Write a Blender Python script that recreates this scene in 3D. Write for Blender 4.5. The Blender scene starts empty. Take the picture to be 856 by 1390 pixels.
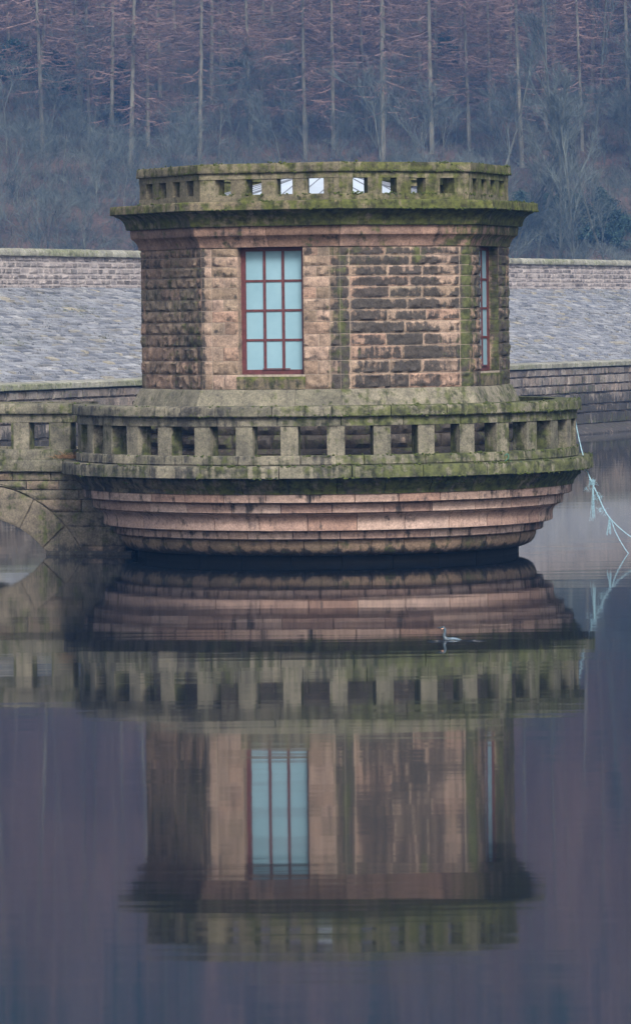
import bpy, bmesh, math, random
import numpy as np
from mathutils import Vector, Matrix, noise as mn

random.seed(7)
SC = bpy.context.scene
COL = SC.collection
R = math.radians
sin, cos, pi = math.sin, math.cos, math.pi

# ------------------------------------------------------------------ helpers
def lerp(a, b, t): return a + (b - a) * t
def clamp(x, a=0.0, b=1.0): return max(a, min(b, x))
def sstep(a, b, x):
    t = clamp((x - a) / (b - a)); return t * t * (3 - 2 * t)
def nz(x, y, z, s=1.0): return mn.noise(Vector((x * s, y * s, z * s)))
def fbm(x, y, z, s=1.0, o=4):
    return mn.fractal(Vector((x * s, y * s, z * s)), 1.0, 2.0, o)

class MB:
    """collects one mesh: vertices with rnd / dark / moss values, and faces"""
    def __init__(self): self.v = []; self.f = []; self.a = []
    def vert(self, p, a=(0.5, 0, 0)):
        self.v.append(tuple(p)); self.a.append(a); return len(self.v) - 1
    def box(self, c, s, rz=0, a=(0.5, 0, 0)):
        b = len(self.v); cr, sr = cos(rz), sin(rz)
        for z in (-.5, .5):
            for x, y in ((-.5, -.5), (.5, -.5), (.5, .5), (-.5, .5)):
                X, Y = x * s[0], y * s[1]
                self.vert((c[0] + X * cr - Y * sr, c[1] + X * sr + Y * cr, c[2] + z * s[2]), a)
        for q in ((0, 3, 2, 1), (4, 5, 6, 7), (0, 1, 5, 4), (1, 2, 6, 5), (2, 3, 7, 6), (3, 0, 4, 7)):
            self.f.append(tuple(b + i for i in q))
    def tube(self, pts, rad, n=6, a=(0.5, 0, 0), cap=True):
        pts = [Vector(p) for p in pts]; rings = []
        up = None
        for i, p in enumerate(pts):
            d = (pts[min(i + 1, len(pts) - 1)] - pts[max(i - 1, 0)])
            if d.length < 1e-9: d = Vector((0, 0, 1))
            d.normalize()
            if up is None:
                up = Vector((0, 0, 1)) if abs(d.z) < .9 else Vector((1, 0, 0))
            x = d.cross(up)
            if x.length < 1e-6: x = d.orthogonal()
            x.normalize(); y = x.cross(d).normalized(); up = y
            r = rad[i] if isinstance(rad, (list, tuple)) else rad
            rings.append([self.vert(p + (x * cos(2 * pi * k / n) + y * sin(2 * pi * k / n)) * r, a) for k in range(n)])
        for A, B in zip(rings, rings[1:]):
            for k in range(n):
                self.f.append((A[k], A[(k + 1) % n], B[(k + 1) % n], B[k]))
        if cap:
            self.f.append(tuple(reversed(rings[0]))); self.f.append(tuple(rings[-1]))
    def build(self, name, mat, parent=None, smooth=None, attrs=True):
        me = bpy.data.meshes.new(name); me.from_pydata(self.v, [], self.f); me.update()
        if attrs:
            arr = np.array(self.a, dtype=np.float32).reshape(-1, 3)
            for i, n in enumerate(('rnd', 'dark', 'moss')):
                at = me.attributes.new(n, 'FLOAT', 'POINT'); at.data.foreach_set('value', arr[:, i].copy())
        me.materials.append(mat)
        if smooth is not None:
            me.polygons.foreach_set('use_smooth', [True] * len(me.polygons))
            me.set_sharp_from_angle(angle=R(smooth))
        o = bpy.data.objects.new(name, me); COL.objects.link(o)
        if parent: o.parent = parent
        return o

def tag(o, label=None, cat=None, group=None, kind=None):
    if label: o['label'] = label
    if cat: o['category'] = cat
    if group: o['group'] = group
    if kind: o['kind'] = kind
    return o
def empty(name, loc, label=None, cat=None, group=None, parent=None):
    o = bpy.data.objects.new(name, None); COL.objects.link(o); o.location = loc
    o.empty_display_size = .3
    if parent: o.parent = parent
    return tag(o, label, cat, group)

def smooth_path(P, n=8):
    out = []
    for i in range(len(P) - 1):
        a, b, c, d = P[max(i - 1, 0)], P[i], P[i + 1], P[min(i + 2, len(P) - 1)]
        for k in range(n):
            t = k / n; out.append(.5 * ((2 * b) + (c - a) * t + (2 * a - 5 * b + 4 * c - d) * t * t + (3 * b - 3 * c + d - a) * t ** 3))
    return out + [P[-1]]

# ------------------------------------------------------------------ camera
F, PX, PY, ROLL, CAMH = 6150.0, 442.0, 430.0, R(0.65), 4.28
W0, H0 = 856.0, 1390.0
cam = bpy.data.cameras.new('camera'); co = bpy.data.objects.new('camera', cam); COL.objects.link(co)
cam.sensor_fit = 'HORIZONTAL'; cam.sensor_width = 36; cam.lens = 36 * F / W0
cam.shift_x = (W0 / 2 - PX) / W0; cam.shift_y = -(H0 / 2 - PY) / W0
cam.clip_start = 1; cam.clip_end = 5000
co.matrix_world = Matrix(((cos(ROLL), sin(ROLL), 0, 0), (0, 0, -1, 0), (-sin(ROLL), cos(ROLL), 0, CAMH), (0, 0, 0, 1)))
SC.camera = co
def at(x, y, D):
    """photo pixel -> point of the place at distance D"""
    dx, dy = x - PX, y - PY
    X = dx * cos(ROLL) - dy * sin(ROLL); Z = dy * cos(ROLL) + dx * sin(ROLL)
    return Vector((X * D / F, D, CAMH - Z * D / F))

# ------------------------------------------------------------------ materials
class NT:
    def __init__(self, name):
        self.m = bpy.data.materials.new(name); self.m.use_nodes = True
        self.t = self.m.node_tree; self.n = self.t.nodes; self.l = self.t.links
        self.bsdf = self.n['Principled BSDF']; self.out = self.n['Material Output']
    def new(self, t, **kw):
        x = self.n.new(t)
        for k, v in kw.items(): setattr(x, k, v)
        return x
    def link(self, a, b): self.l.new(a, b)
    def val(self, s, v):
        if hasattr(v, 'is_output'): self.link(v, s)
        else: s.default_value = v
    def math(self, op, a, b=0.0, cl=False):
        x = self.new('ShaderNodeMath', operation=op); x.use_clamp = cl
        self.val(x.inputs[0], a); self.val(x.inputs[1], b); return x.outputs[0]
    def mix(self, f, a, b, bt='MIX'):
        x = self.new('ShaderNodeMix', data_type='RGBA', blend_type=bt)
        self.val(x.inputs[0], f)
        for s, v in ((x.inputs[6], a), (x.inputs[7], b)):
            if isinstance(v, tuple): v = (*v, 1) if len(v) == 3 else v
            self.val(s, v)
        return x.outputs[2]
    def attr(self, n): return self.new('ShaderNodeAttribute', attribute_name=n).outputs['Fac']
    def noise(self, scale, detail=4, vec=None, rough=.55, dist=0.0):
        x = self.new('ShaderNodeTexNoise'); x.inputs['Scale'].default_value = scale
        x.inputs['Detail'].default_value = detail; x.inputs['Roughness'].default_value = rough
        x.inputs['Distortion'].default_value = dist
        if vec: self.link(vec, x.inputs['Vector'])
        return x.outputs['Fac']
    def coord(self, kind='Object', scale=None):
        c = self.new('ShaderNodeTexCoord').outputs[kind]
        if scale:
            m = self.new('ShaderNodeMapping'); m.inputs['Scale'].default_value = scale; self.link(c, m.inputs['Vector']); c = m.outputs[0]
        return c
    def ramp(self, fac, stops, interp='LINEAR'):
        x = self.new('ShaderNodeValToRGB'); e = x.color_ramp.elements; x.color_ramp.interpolation = interp
        while len(e) < len(stops): e.new(.5)
        for i, (p, c) in enumerate(stops): e[i].position = p; e[i].color = (*c, 1)
        self.link(fac, x.inputs[0]); return x.outputs[0]
    def contrast(self, m, k=4.0):   # clamp((m-.5)*k+.5)
        return self.math('ADD', self.math('MULTIPLY', self.math('SUBTRACT', m, .5), k), .5, True)

def stone(name, cols, dark=(.022, .021, .02), moss=((.035, .042, .018), (.10, .112, .04)), rough=.88, bump=.35,
          mottle=.45, grain=90, scale=1.0):
    t = NT(name); oc = t.coord('Object'); st = t.coord('Object', (9 * scale, 9 * scale, 1.1 * scale))
    n = len(cols)
    base = t.ramp(t.attr('rnd'), [(i / (n - 1), c) for i, c in enumerate(cols)])
    n1 = t.noise(2.7 * scale, 6, oc); n2 = t.noise(14 * scale, 6, oc, .65); n3 = t.noise(grain * scale, 4, oc, .7); n4 = t.noise(34 * scale, 5, oc, .7)
    base = t.mix(1.0, base, t.ramp(n1, [(.3, (1 - mottle, 1 - mottle, 1 - mottle * .95)), (.7, (1 + mottle * .4, 1 + mottle * .33, 1 + mottle * .25))]), 'MULTIPLY')
    base = t.mix(1.0, base, t.ramp(n2, [(.3, (.72, .72, .73)), (.7, (1.2, 1.19, 1.17))]), 'MULTIPLY')
    base = t.mix(.6, base, t.ramp(n3, [(.3, (.7, .7, .7)), (.7, (1.25, 1.25, 1.25))]), 'MULTIPLY')
    base = t.mix(.8, base, t.ramp(n4, [(.36, (.62, .62, .64)), (.62, (1.22, 1.2, 1.18))]), 'MULTIPLY')
    streak = t.noise(1.0, 5, st, .6)
    def layer(attr, a, b, seed):
        q = t.noise(5.5 * scale, 7, t.coord('Object', (1, 1, 1.0 + seed)), .62)
        m = t.math('ADD', t.attr(attr), t.math('MULTIPLY', t.math('SUBTRACT', q, .5), a))
        return t.math('ADD', m, t.math('MULTIPLY', t.math('SUBTRACT', streak, .5), b))
    fd = t.contrast(layer('dark', 1.5, 1.5, .13), 3.2)
    base = t.mix(t.math('MULTIPLY', fd, .9), base, t.mix(t.contrast(t.math('ADD', t.math('MULTIPLY', n4, .6), t.math('MULTIPLY', n2, .4)), 3.0), tuple(c * .6 for c in dark), tuple(c * 2.7 for c in dark)))
    fm = t.contrast(layer('moss', 1.6, 1.3, .37), 3.2)
    mc = t.ramp(t.noise(7 * scale, 6, oc, .65), [(.38, tuple(c * .8 for c in moss[0])), (.62, moss[1])])
    base = t.mix(t.math('MULTIPLY', fm, .88), base, mc)
    t.link(base, t.bsdf.inputs['Base Color']); t.bsdf.inputs['Roughness'].default_value = rough
    t.bsdf.inputs['Specular IOR Level'].default_value = .15
    b = t.new('ShaderNodeBump'); b.inputs['Strength'].default_value = bump; b.inputs['Distance'].default_value = .02
    t.link(t.math('ADD', t.math('ADD', n2, t.math('MULTIPLY', n4, .8)), t.math('MULTIPLY', n3, .4)), b.inputs['Height']); t.link(b.outputs[0], t.bsdf.inputs['Normal'])
    return t.m
def plain(name, col, rough=.6, var=.25, sc=8.0, metal=0):
    t = NT(name); n = t.noise(sc, 5, t.coord('Object'))
    c = t.ramp(n, [(.3, tuple(x * (1 - var) for x in col)), (.7, tuple(min(1, x * (1 + var)) for x in col))])
    t.link(c, t.bsdf.inputs['Base Color']); t.bsdf.inputs['Roughness'].default_value = rough; t.bsdf.inputs['Specular IOR Level'].default_value = .5 if rough < .6 else .1; t.bsdf.inputs['Metallic'].default_value = metal
    return t.m

PINK = [(.30, .19, .14), (.42, .27, .20), (.36, .25, .17), (.46, .32, .25)]
M = {}
M['wall'] = stone('gritstone_wall', [(.155, .135, .105), (.34, .232, .176), (.24, .185, .135), (.38, .28, .22), (.28, .222, .165)], bump=.6)
M['frieze'] = stone('gritstone_frieze', [(.22, .145, .11), (.31, .205, .16), (.26, .18, .145)])
M['cornice'] = stone('mossy_cornice', [(.16, .135, .09), (.21, .18, .12)], moss=((.022, .028, .009), (.088, .102, .022)))
M['parapet'] = stone('mossy_parapet', [(.15, .135, .09), (.20, .18, .125), (.125, .112, .078)], moss=((.026, .030, .011), (.092, .102, .026)))
M['rail'] = stone('balcony_stone', [(.17, .16, .125), (.22, .205, .155), (.145, .14, .105)], moss=((.024, .029, .014), (.088, .10, .032)))
M['ring'] = stone('pink_gritstone', [(.34, .22, .17), (.47, .335, .275), (.40, .285, .225), (.50, .375, .315), (.28, .185, .15)], bump=.22, mottle=.22)
M['torus'] = stone('stained_gritstone', [(.23, .165, .11), (.30, .215, .15), (.20, .155, .105)], bump=.3, mottle=.3)
M['bridge'] = stone('bridge_stone', [(.13, .118, .09), (.19, .165, .125), (.16, .15, .115), (.25, .19, .14)])
M['mortar'] = plain('lime_mortar', (.28, .235, .19), .95, .3, 20)
M['wet'] = plain('shade_black_wet_stone', (.007, .007, .006), .8, .3, 10)  # wet stone, its near-black also holds the shade under the torus ring
M['core'] = plain('dark_joint', (.05, .045, .035), .95, .3, 20)
M['frame'] = plain('red_painted_wood', (.085, .022, .022), .55, .35, 12)
M['door'] = plain('dark_painted_door', (.05, .02, .02), .5, .3, 12)
M['roof'] = plain('pale_zinc', (.36, .41, .47), .5, .08, 3)
M['seam'] = plain('grey_zinc', (.12, .13, .15), .4, .1, 3)
M['deck'] = stone('wet_flags', [(.12, .11, .08), (.16, .15, .11)])
M['damwall'] = stone('dam_wall_stone', [(.15, .135, .13), (.34, .305, .295), (.22, .205, .20), (.42, .38, .36), (.13, .12, .12)], grain=30, mottle=.3)
M['retain'] = stone('retaining_wall_stone', [(.13, .115, .10), (.24, .20, .17), (.18, .165, .15), (.28, .25, .22), (.11, .10, .10)], grain=30, mottle=.35)
M['coping'] = stone('lichened_coping', [(.26, .26, .22), (.32, .32, .27), (.22, .22, .18)], grain=40, moss=((.10, .11, .06), (.20, .21, .125)))
M['pitch'] = stone('stone_pitching', [(.165, .178, .205), (.26, .275, .295), (.20, .215, .245), (.32, .33, .34), (.14, .152, .178), (.32, .30, .24)], grain=30, mottle=.3)

def glass():
    t = NT('pale_blue_glass'); n = t.noise(1.3, 4, t.coord('Object'))
    t.link(t.ramp(n, [(.3, (.165, .285, .335)), (.7, (.225, .355, .41))]), t.bsdf.inputs['Base Color'])
    t.bsdf.inputs['Roughness'].default_value = .3; t.bsdf.inputs['Specular IOR Level'].default_value = .2
    return t.m
M['glass'] = glass()

def water():
    t = NT('reservoir_water'); oc = t.coord('Object', (.25, 1, 1)); o2 = t.coord('Object', (.42, 2.3, 1))
    t.bsdf.inputs['Base Color'].default_value = (.006, .009, .014, 1)
    t.bsdf.inputs['Roughness'].default_value = .04; t.bsdf.inputs['IOR'].default_value = 1.35
    b = t.new('ShaderNodeBump'); b.inputs['Strength'].default_value = 1; b.inputs['Distance'].default_value = .0026
    h = t.math('ADD', t.noise(.8, 2, oc, .5), t.math('MULTIPLY', t.noise(.8, 3, o2, .55), t.math('MULTIPLY', t.contrast(t.noise(.09, 2, oc), 2.0), .34)))
    t.link(h, b.inputs['Height']); t.link(b.outputs[0], t.bsdf.inputs['Normal'])
    return t.m
M['water'] = water()

# ------------------------------------------------------------------ generic stone makers
def grid_block(mb, fn, uL, uR, v0, v1, step, prot, margin, attr, depth=.06, gap=.006, rough=.5, seed=0.0):
    """one stone. fn(u, v, n) -> point; uL/uR may be functions of v; prot = how far its rock face stands out"""
    fl = uL if callable(uL) else (lambda v: uL); fr = uR if callable(uR) else (lambda v: uR)
    v0 += gap / 2; v1 -= gap / 2
    vm = (v0 + v1) / 2; w = max(.02, fr(vm) - fl(vm)); h = v1 - v0
    nu = max(2, int(w / step)); nv = max(2, int(h / step))
    rnd = random.random(); idx = []
    for j in range(nv + 1):
        row = []; v = lerp(v0, v1, j / nv); a, b = fl(v) + gap / 2, fr(v) - gap / 2
        for i in range(nu + 1):
            u = lerp(a, b, i / nu)
            e = min(u - a, b - u, v - v0, v1 - v)
            k = sstep(0, margin, e) if margin > 0 else 1
            if i in (0, nu) or j in (0, nv): k = 0
            q = fbm(u + seed * 7.3, v + seed * 3.1, seed, 8.0, 4)
            n = max(0.0, prot * k * (.8 + rough * q)) + .002 * nz(u, v, seed, 12)
            row.append(mb.vert(fn(u, v, n), attr(u, v, n, rnd, k)))
        idx.append(row)
    for j in range(nv):
        for i in range(nu):
            mb.f.append((idx[j][i], idx[j][i + 1], idx[j + 1][i + 1], idx[j + 1][i]))
    rim = [(j, i) for i in range(nu + 1) for j in (0,)] + [(j, nu) for j in range(1, nv + 1)] + [(nv, i) for i in range(nu - 1, -1, -1)] + [(j, 0) for j in range(nv - 1, 0, -1)]
    back = []
    for j, i in rim:
        v = lerp(v0, v1, j / nv); a, b = fl(v) + gap / 2, fr(v) - gap / 2; u = lerp(a, b, i / nu)
        back.append(mb.vert(fn(u, v, -depth), (rnd, .2, 0)))
    m = len(rim)
    for k in range(m):
        p, q = rim[k], rim[(k + 1) % m]
        mb.f.append((idx[p[0]][p[1]], back[k], back[(k + 1) % m], idx[q[0]][q[1]]))

def sweep(mb, path, breaks, prof, seg, attr, gap=.004, ds=.04, wob=.006, rr=None):
    """stones of one course: path(s, r, z) -> point, one stone between each pair of breaks; prof = closed loop of (r, z)"""
    P = []
    for (r0, z0), (r1, z1) in zip(prof, prof[1:] + prof[:1]):
        L = math.hypot(r1 - r0, z1 - z0); n = max(1, int(L / ds))
        for i in range(n): P.append((lerp(r0, r1, i / n), lerp(z0, z1, i / n)))
    m = len(P)
    for b0, b1 in breaks:
        rnd = random.random(); jr = random.uniform(-.004, .004)
        s0, s1 = b0 + gap, b1 - gap
        n = max(2, int((s1 - s0) / seg)); rings = []
        for i in range(n + 1):
            s = lerp(s0, s1, i / n); ring = []
            for r, z in P:
                p = path(s, r, z); w = wob * fbm(p[0], p[1], p[2], 3.5, 4) + jr
                if i in (0, n): w -= .004
                p = path(s, r + w, z + .5 * wob * nz(p[0], p[1], p[2], 5))
                ring.append(mb.vert(p, attr(s, r, z, p, rnd)))
            rings.append(ring)
        for A, B in zip(rings, rings[1:]):
            for k in range(m): mb.f.append((A[k], A[(k + 1) % m], B[(k + 1) % m], B[k]))
        mb.f.append(tuple(rings[0])); mb.f.append(tuple(reversed(rings[-1])))

# ------------------------------------------------------------------ the tower
TY = 82.0
tower = empty('valve_tower', (0, TY, 0), 'octagonal stone valve tower with mossy cornice, red framed windows and round balcony', 'tower')
A0 = 4.3
def circ(s, r, z): a = R(s); return (r * sin(a), -r * cos(a), z)
def octp(s, r, z):
    k = math.floor(s); t = s - k
    p = circ(A0 + 45 * k, r, z); q = circ(A0 + 45 * (k + 1), r, z)
    return (lerp(p[0], q[0], t), lerp(p[1], q[1], t), z)
def nrm(k): a = R(A0 + 22.5 + 45 * k); return (sin(a), -cos(a)), (cos(a), sin(a))
RW = 3.335; AP = RW * cos(R(22.5)); HALF = RW * sin(R(22.5))
COURSE = [.162, .176, .185, .185, .203, .199, .203, .213, .217, .245, .240, .259]
ZTOP = 5.512
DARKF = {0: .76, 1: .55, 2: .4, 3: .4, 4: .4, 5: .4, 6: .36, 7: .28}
WIN = (1, 3, 7); DOORF = 5; OW = .6

wall = MB()
def face_fn(k, ap):
    (nx, ny), (tx, ty) = nrm(k)
    return lambda u, v, n: (nx * (ap + n) + tx * u, ny * (ap + n) + ty * u, v)
CB = [ZTOP]
for h in COURSE: CB.append(CB[-1] - h)
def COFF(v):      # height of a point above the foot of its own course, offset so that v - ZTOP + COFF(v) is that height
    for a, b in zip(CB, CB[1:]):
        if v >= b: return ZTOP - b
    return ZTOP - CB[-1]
def wall_attr(k, base, low=False):
    def f(u, v, n, rnd, kk):
        s = abs(u) / HALF
        edge = sstep(.86, .97, s)
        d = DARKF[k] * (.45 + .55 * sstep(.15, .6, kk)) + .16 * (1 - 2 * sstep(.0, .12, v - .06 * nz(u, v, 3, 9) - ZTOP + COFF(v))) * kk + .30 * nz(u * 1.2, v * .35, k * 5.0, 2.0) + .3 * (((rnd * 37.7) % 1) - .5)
        m = .08 + .2 * nz(u * .9, v * .4, k * 3.7 + 9, 2.2)
        if k == 0:
            d += .16 * sstep(.1, .6, kk) - .06
            # black run-off beside the two corners, green on it
            d += .35 * sstep(.83, .9, s); m += .42 * sstep(.8, .92, s) * (1.15 if u > 0 else .75)
            m += .35 * sstep(5.0, 5.45, v) * sstep(.3, .8, nz(u, 0, 2, 2.5) + .5)
            d -= .34 * sstep(.6, .74, u) * (1 - sstep(.95, 1.05, u))
        elif k == 7:
            if u > 0: d += .55 * sstep(.84, .92, s); m += .34 * sstep(.8, .9, s)
            else: d += .55 * sstep(.92, .97, s)
            d += .25 * kk * (nz(u, v, 4, 2.0))
        elif k == 6:
            m += .1 + .12 * sstep(.2, 1, v - 3) ; d += .28 * sstep(.86, .95, s) * (u > 0)
        elif k == 1:
            d += .3; m += .40 * sstep(.3, .9, s)
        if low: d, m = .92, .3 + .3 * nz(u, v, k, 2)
        rr = (rnd * .75 + .25) if k in (7, 0) else rnd * .22
        return (rr, clamp(d), clamp(m))
    return f
def splits(a, b, n, jit=.1):
    w = (b - a) / n; e = [a] + [a + w * (i + random.uniform(-jit, jit)) for i in range(1, n)] + [b]
    return list(zip(e, e[1:]))
for k in range(8):
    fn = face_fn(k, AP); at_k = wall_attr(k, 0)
    z = ZTOP
    QW = .19
    for c, h in enumerate(COURSE):
        z0, z1 = z - h, z; z = z0
        prot = {0: .024, 6: .024, 7: .02}.get(k, .026)
        step = .034 if k in (0, 1, 6, 7) else .07
        segs = [(-HALF, -HALF + QW), (HALF - QW, HALF)]
        a, b = -HALF + QW, HALF - QW
        hole = (k in WIN or k == DOORF)
        if hole and c < 12:
            ow = OW
            if k in WIN and c == 11: ow = OW + .02
            for p, q in ((a, -ow), (ow, b)):
                segs += splits(p, q, 2 if (c + (p > 0)) % 2 else 1, .22)
        else:
            segs += splits(a, b, 3 if c % 2 == 0 else 2, .1)
        for p, q in segs:
            pr = prot * random.uniform(.6, 1.25)
            if k == 7 and random.random() < .3: pr *= .3
            if abs(p) > HALF - .01 or abs(q) > HALF - .01: pr *= .8
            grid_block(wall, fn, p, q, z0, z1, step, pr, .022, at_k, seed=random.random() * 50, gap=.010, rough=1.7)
ZB = z                                   # foot of the twelve courses
# jambs of the openings
for k in (*WIN, DOORF):
    (nx, ny), (tx, ty) = nrm(k)
    z = ZTOP
    for c, h in enumerate(COURSE[:-1] if k in WIN else COURSE):
        z0, z1 = z - h, z; z = z0
        for sd in (-1, 1):
            fnj = (lambda u, v, n, sd=sd: (nx * (AP - u) + tx * sd * (OW - n - .001), ny * (AP - u) + ty * sd * (OW - n - .001), v))
            grid_block(wall, fnj, .006, .42, z0, z1, .07, .004, .02, lambda u, v, n, rnd, kk, k=k: (.45 + .5 * rnd, .15 + .25 * (k == 1) + .5 * sstep(.18, .05, u) * (k == 1), .2 + .3 * (k == 1)), gap=.005, seed=random.random() * 50)
# rough courses between deck and plinth, seen through the balustrade
for k in range(8):
    fn = face_fn(k, AP + .12); hw = HALF * (AP + .12) / AP; z = 2.72
    for c in range(4):
        for p, q in splits(-hw, hw, 3 if c % 2 else 4, .1):
            if k == DOORF and -.7 < (p + q) / 2 < .7: continue
            grid_block(wall, fn, p, q, z - .245, z, .06, .06, .05, wall_attr(k, 0, True), seed=random.random() * 50, gap=.012, rough=.7)
        z -= .245
wall_o = wall.build('wall', M['wall'], tower, 35)
core = MB()
for k in range(8):
    (nx, ny), (tx, ty) = nrm(k)
    for z0, z1, ap in ((1.70, 2.74, AP + .10), (2.74, ZB + .26, AP - .006), (ZB + .26, ZTOP + .05, AP - .006)):
        hw = ap * math.tan(R(22.5))
        cuts = [(-hw, hw)]
        if (k in WIN and z0 > 3) or k == DOORF: cuts = [(-hw, -OW - .012), (OW + .012, hw)]
        for p, q in cuts:
            i = [core.vert((nx * ap + tx * u, ny * ap + ty * u, zz)) for u, zz in ((p, z0), (q, z0), (q, z1), (p, z1))]
            core.f.append(tuple(i))
core.build('mortar', M['mortar'], wall_o, None)

# plinth (weathered slope at the foot of the wall)
def oct_breaks(per, off=0.0):
    out = []
    for k in range(8):
        # corner stones wrap: break inside faces only, stones end at the mitre
        e = [k, *[k + (i + off + random.uniform(-.08, .08)) / per for i in range(1, per)], k + 1]
        out += list(zip(e, e[1:]))
    return out
def pl_attr(s, r, z, p, rnd):
    m = .5 + .25 * nz(p[0], p[1], p[2] * .6, 1.6); yel = .26 * (0 < s % 8 < 2)
    return (rnd, .12 + .2 * nz(p[0], p[1], 3, 2), clamp(m - .36 + yel))
mb = MB()
sweep(mb, octp, oct_breaks(3), [(RW - .2, ZB), (RW + .03, ZB - .002), (RW + .05, ZB - .02), (3.50, 2.77), (3.52, 2.72), (RW - .2, 2.72)], .06, pl_attr, gap=.001)
mb.build('plinth', M['rail'], tower, 40)
# frieze
def fr_attr(s, r, z, p, rnd):
    d = .22 + .5 * nz(s * 2.3, z * .25, 1.5, 1.5); f = s % 8
    m = .12 + .3 * nz(s * 3.1, z * .3, 7, 1.6)
    if f < 2 or f > 7.8: m += .16
    if .75 < f < 2: m += .3
    if .2 < f < .7: m -= .2; d -= .25
    return (rnd, clamp(d), clamp(m))
mb = MB()
sweep(mb, octp, oct_breaks(2), [(RW - .25, 5.516), (3.365, 5.514), (3.375, 5.55), (3.395, 5.60), (3.43, 5.655), (3.48, 5.70), (3.505, 5.715), (3.51, 5.722), (3.525, 5.872), (RW - .25, 5.872)], .03, fr_attr, gap=.0012, wob=.008)
mb.build('frieze', M['frieze'], tower, 40)
# cornice
def co_attr(s, r, z, p, rnd):
    f = s % 8; right = sstep(7.6, 8.0, f) if f > 4 else 1.0
    d = .25 + .35 * nz(s * 2.0, r, 2.5, 1.7); m = .62 + .16 * right + .2 * nz(s * 1.7, z * .5, 4, 2.0)
    if z < 6.14: d += .25 * nz(s * 4, 1, 8, 2.0) - .1; m += .06
    if not right: m -= .10
    return (rnd, clamp(d), clamp(m))
mb = MB()
sweep(mb, octp, oct_breaks(2, .25), [(3.3, 5.878), (3.585, 5.878), (3.60, 5.90), (3.61, 5.95), (3.635, 6.01), (3.68, 6.06), (3.74, 6.10), (3.80, 6.125), (3.81, 6.142), (3.3, 6.142)], .03, co_attr, gap=.0012, wob=.008)
sweep(mb, octp, oct_breaks(2), [(3.3, 6.145), (3.875, 6.145), (3.89, 6.16), (3.88, 6.29), (3.865, 6.305), (3.3, 6.33)], .03, co_attr, gap=.0012, wob=.008)
mb.build('cornice', M['cornice'], tower, 40)
# parapet
RP = 3.35; TP = .30
def pa_attr(s, r, z, p, rnd):
    f = s % 8; m = .36 + .25 * nz(s * 2.2, z, 3, 2.0)
    if f < 2: m += .2
    if z > 6.8: m += .1
    if 6 < f < 7.1 and z < 6.5: m -= .4
    if r < RP - .08: m += .3
    return (rnd, clamp(.22 + .3 * nz(s * 3, z * .4, 6, 2.0)), clamp(m))
par = MB()
prect = lambda ro, ri, z0, z1: [(ri, z0), (ro, z0), (ro, z1), (ri, z1)]
sweep(par, octp, oct_breaks(2), prect(RP, RP - TP, 6.31, 6.432), .04, pa_attr, gap=.001)
sweep(par, octp, oct_breaks(2, .2), prect(RP, RP - TP, 6.705, 6.812), .04, pa_attr, gap=.001)
par_o = par.build('parapet', M['parapet'], tower, 40)
mb = MB(); sweep(mb, octp, oct_breaks(2, .1), [(RP - TP - .05, 6.815), (3.395, 6.815), (3.405, 6.83), (3.40, 6.955), (3.385, 6.978), (RP - TP - .05, 6.985)], .04, pa_attr, gap=.001)
mb.build('coping', M['parapet'], par_o, 40)
for k in range(8):
    fw = 2 * RP * sin(R(22.5)); o = .145 / fw
    cs = [.5 + x / fw for x in (-.86, -.287, .287, .86)]
    ed = [0] + [x for c in cs for x in (c - o, c + o)] + [1]
    for i in range(5):
        mb = MB(); sweep(mb, octp, [(k + ed[2 * i], k + ed[2 * i + 1])], prect(RP - .008, RP - TP + .008, 6.433, 6.704), .03, pa_attr, gap=.0003)
        mb.build('pier', M['parapet'], par_o, 40)
# roof with standing seams, seen through the parapet
mb = MB(); c0 = mb.vert((0, 0, 6.98)); ring = [mb.vert(octp(k, 2.25, 6.40)) for k in range(8)]; low = [mb.vert(octp(k, 2.25, 6.2)) for k in range(8)]
for k in range(8): mb.f.append((ring[k], ring[(k + 1) % 8], c0)); mb.f.append((low[k], low[(k + 1) % 8], ring[(k + 1) % 8], ring[k]))
roof = mb.build('roof', M['roof'], tower)
mb = MB()
for k in range(8):
    mb.tube([octp(k, 2.26, 6.41), (0, 0, 6.99)], .018, 5)
    for t in (.2, .4, .6, .8):
        p = Vector(octp(k + t, 2.25, 6.405)); q = p.lerp(Vector((0, 0, 6.985)), 1 - abs(t - .5) * 1.3)
        mid = (Vector(octp(k, 2.25, 6.405)) + Vector(octp(k + 1, 2.25, 6.405))) / 2
        d = Vector((0, 0, 6.985)) - mid; L = 1 - 2 * abs(t - .5)
        mb.tube([p, p + d * L], .012, 4)
mb.build('seam', M['seam'], roof)
mb = MB(); i = [mb.vert(octp(k, RP - TP + .02, 6.34)) for k in range(8)]; mb.f.append(tuple(i)); mb.build('gutter_floor', M['deck'], tower)

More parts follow.
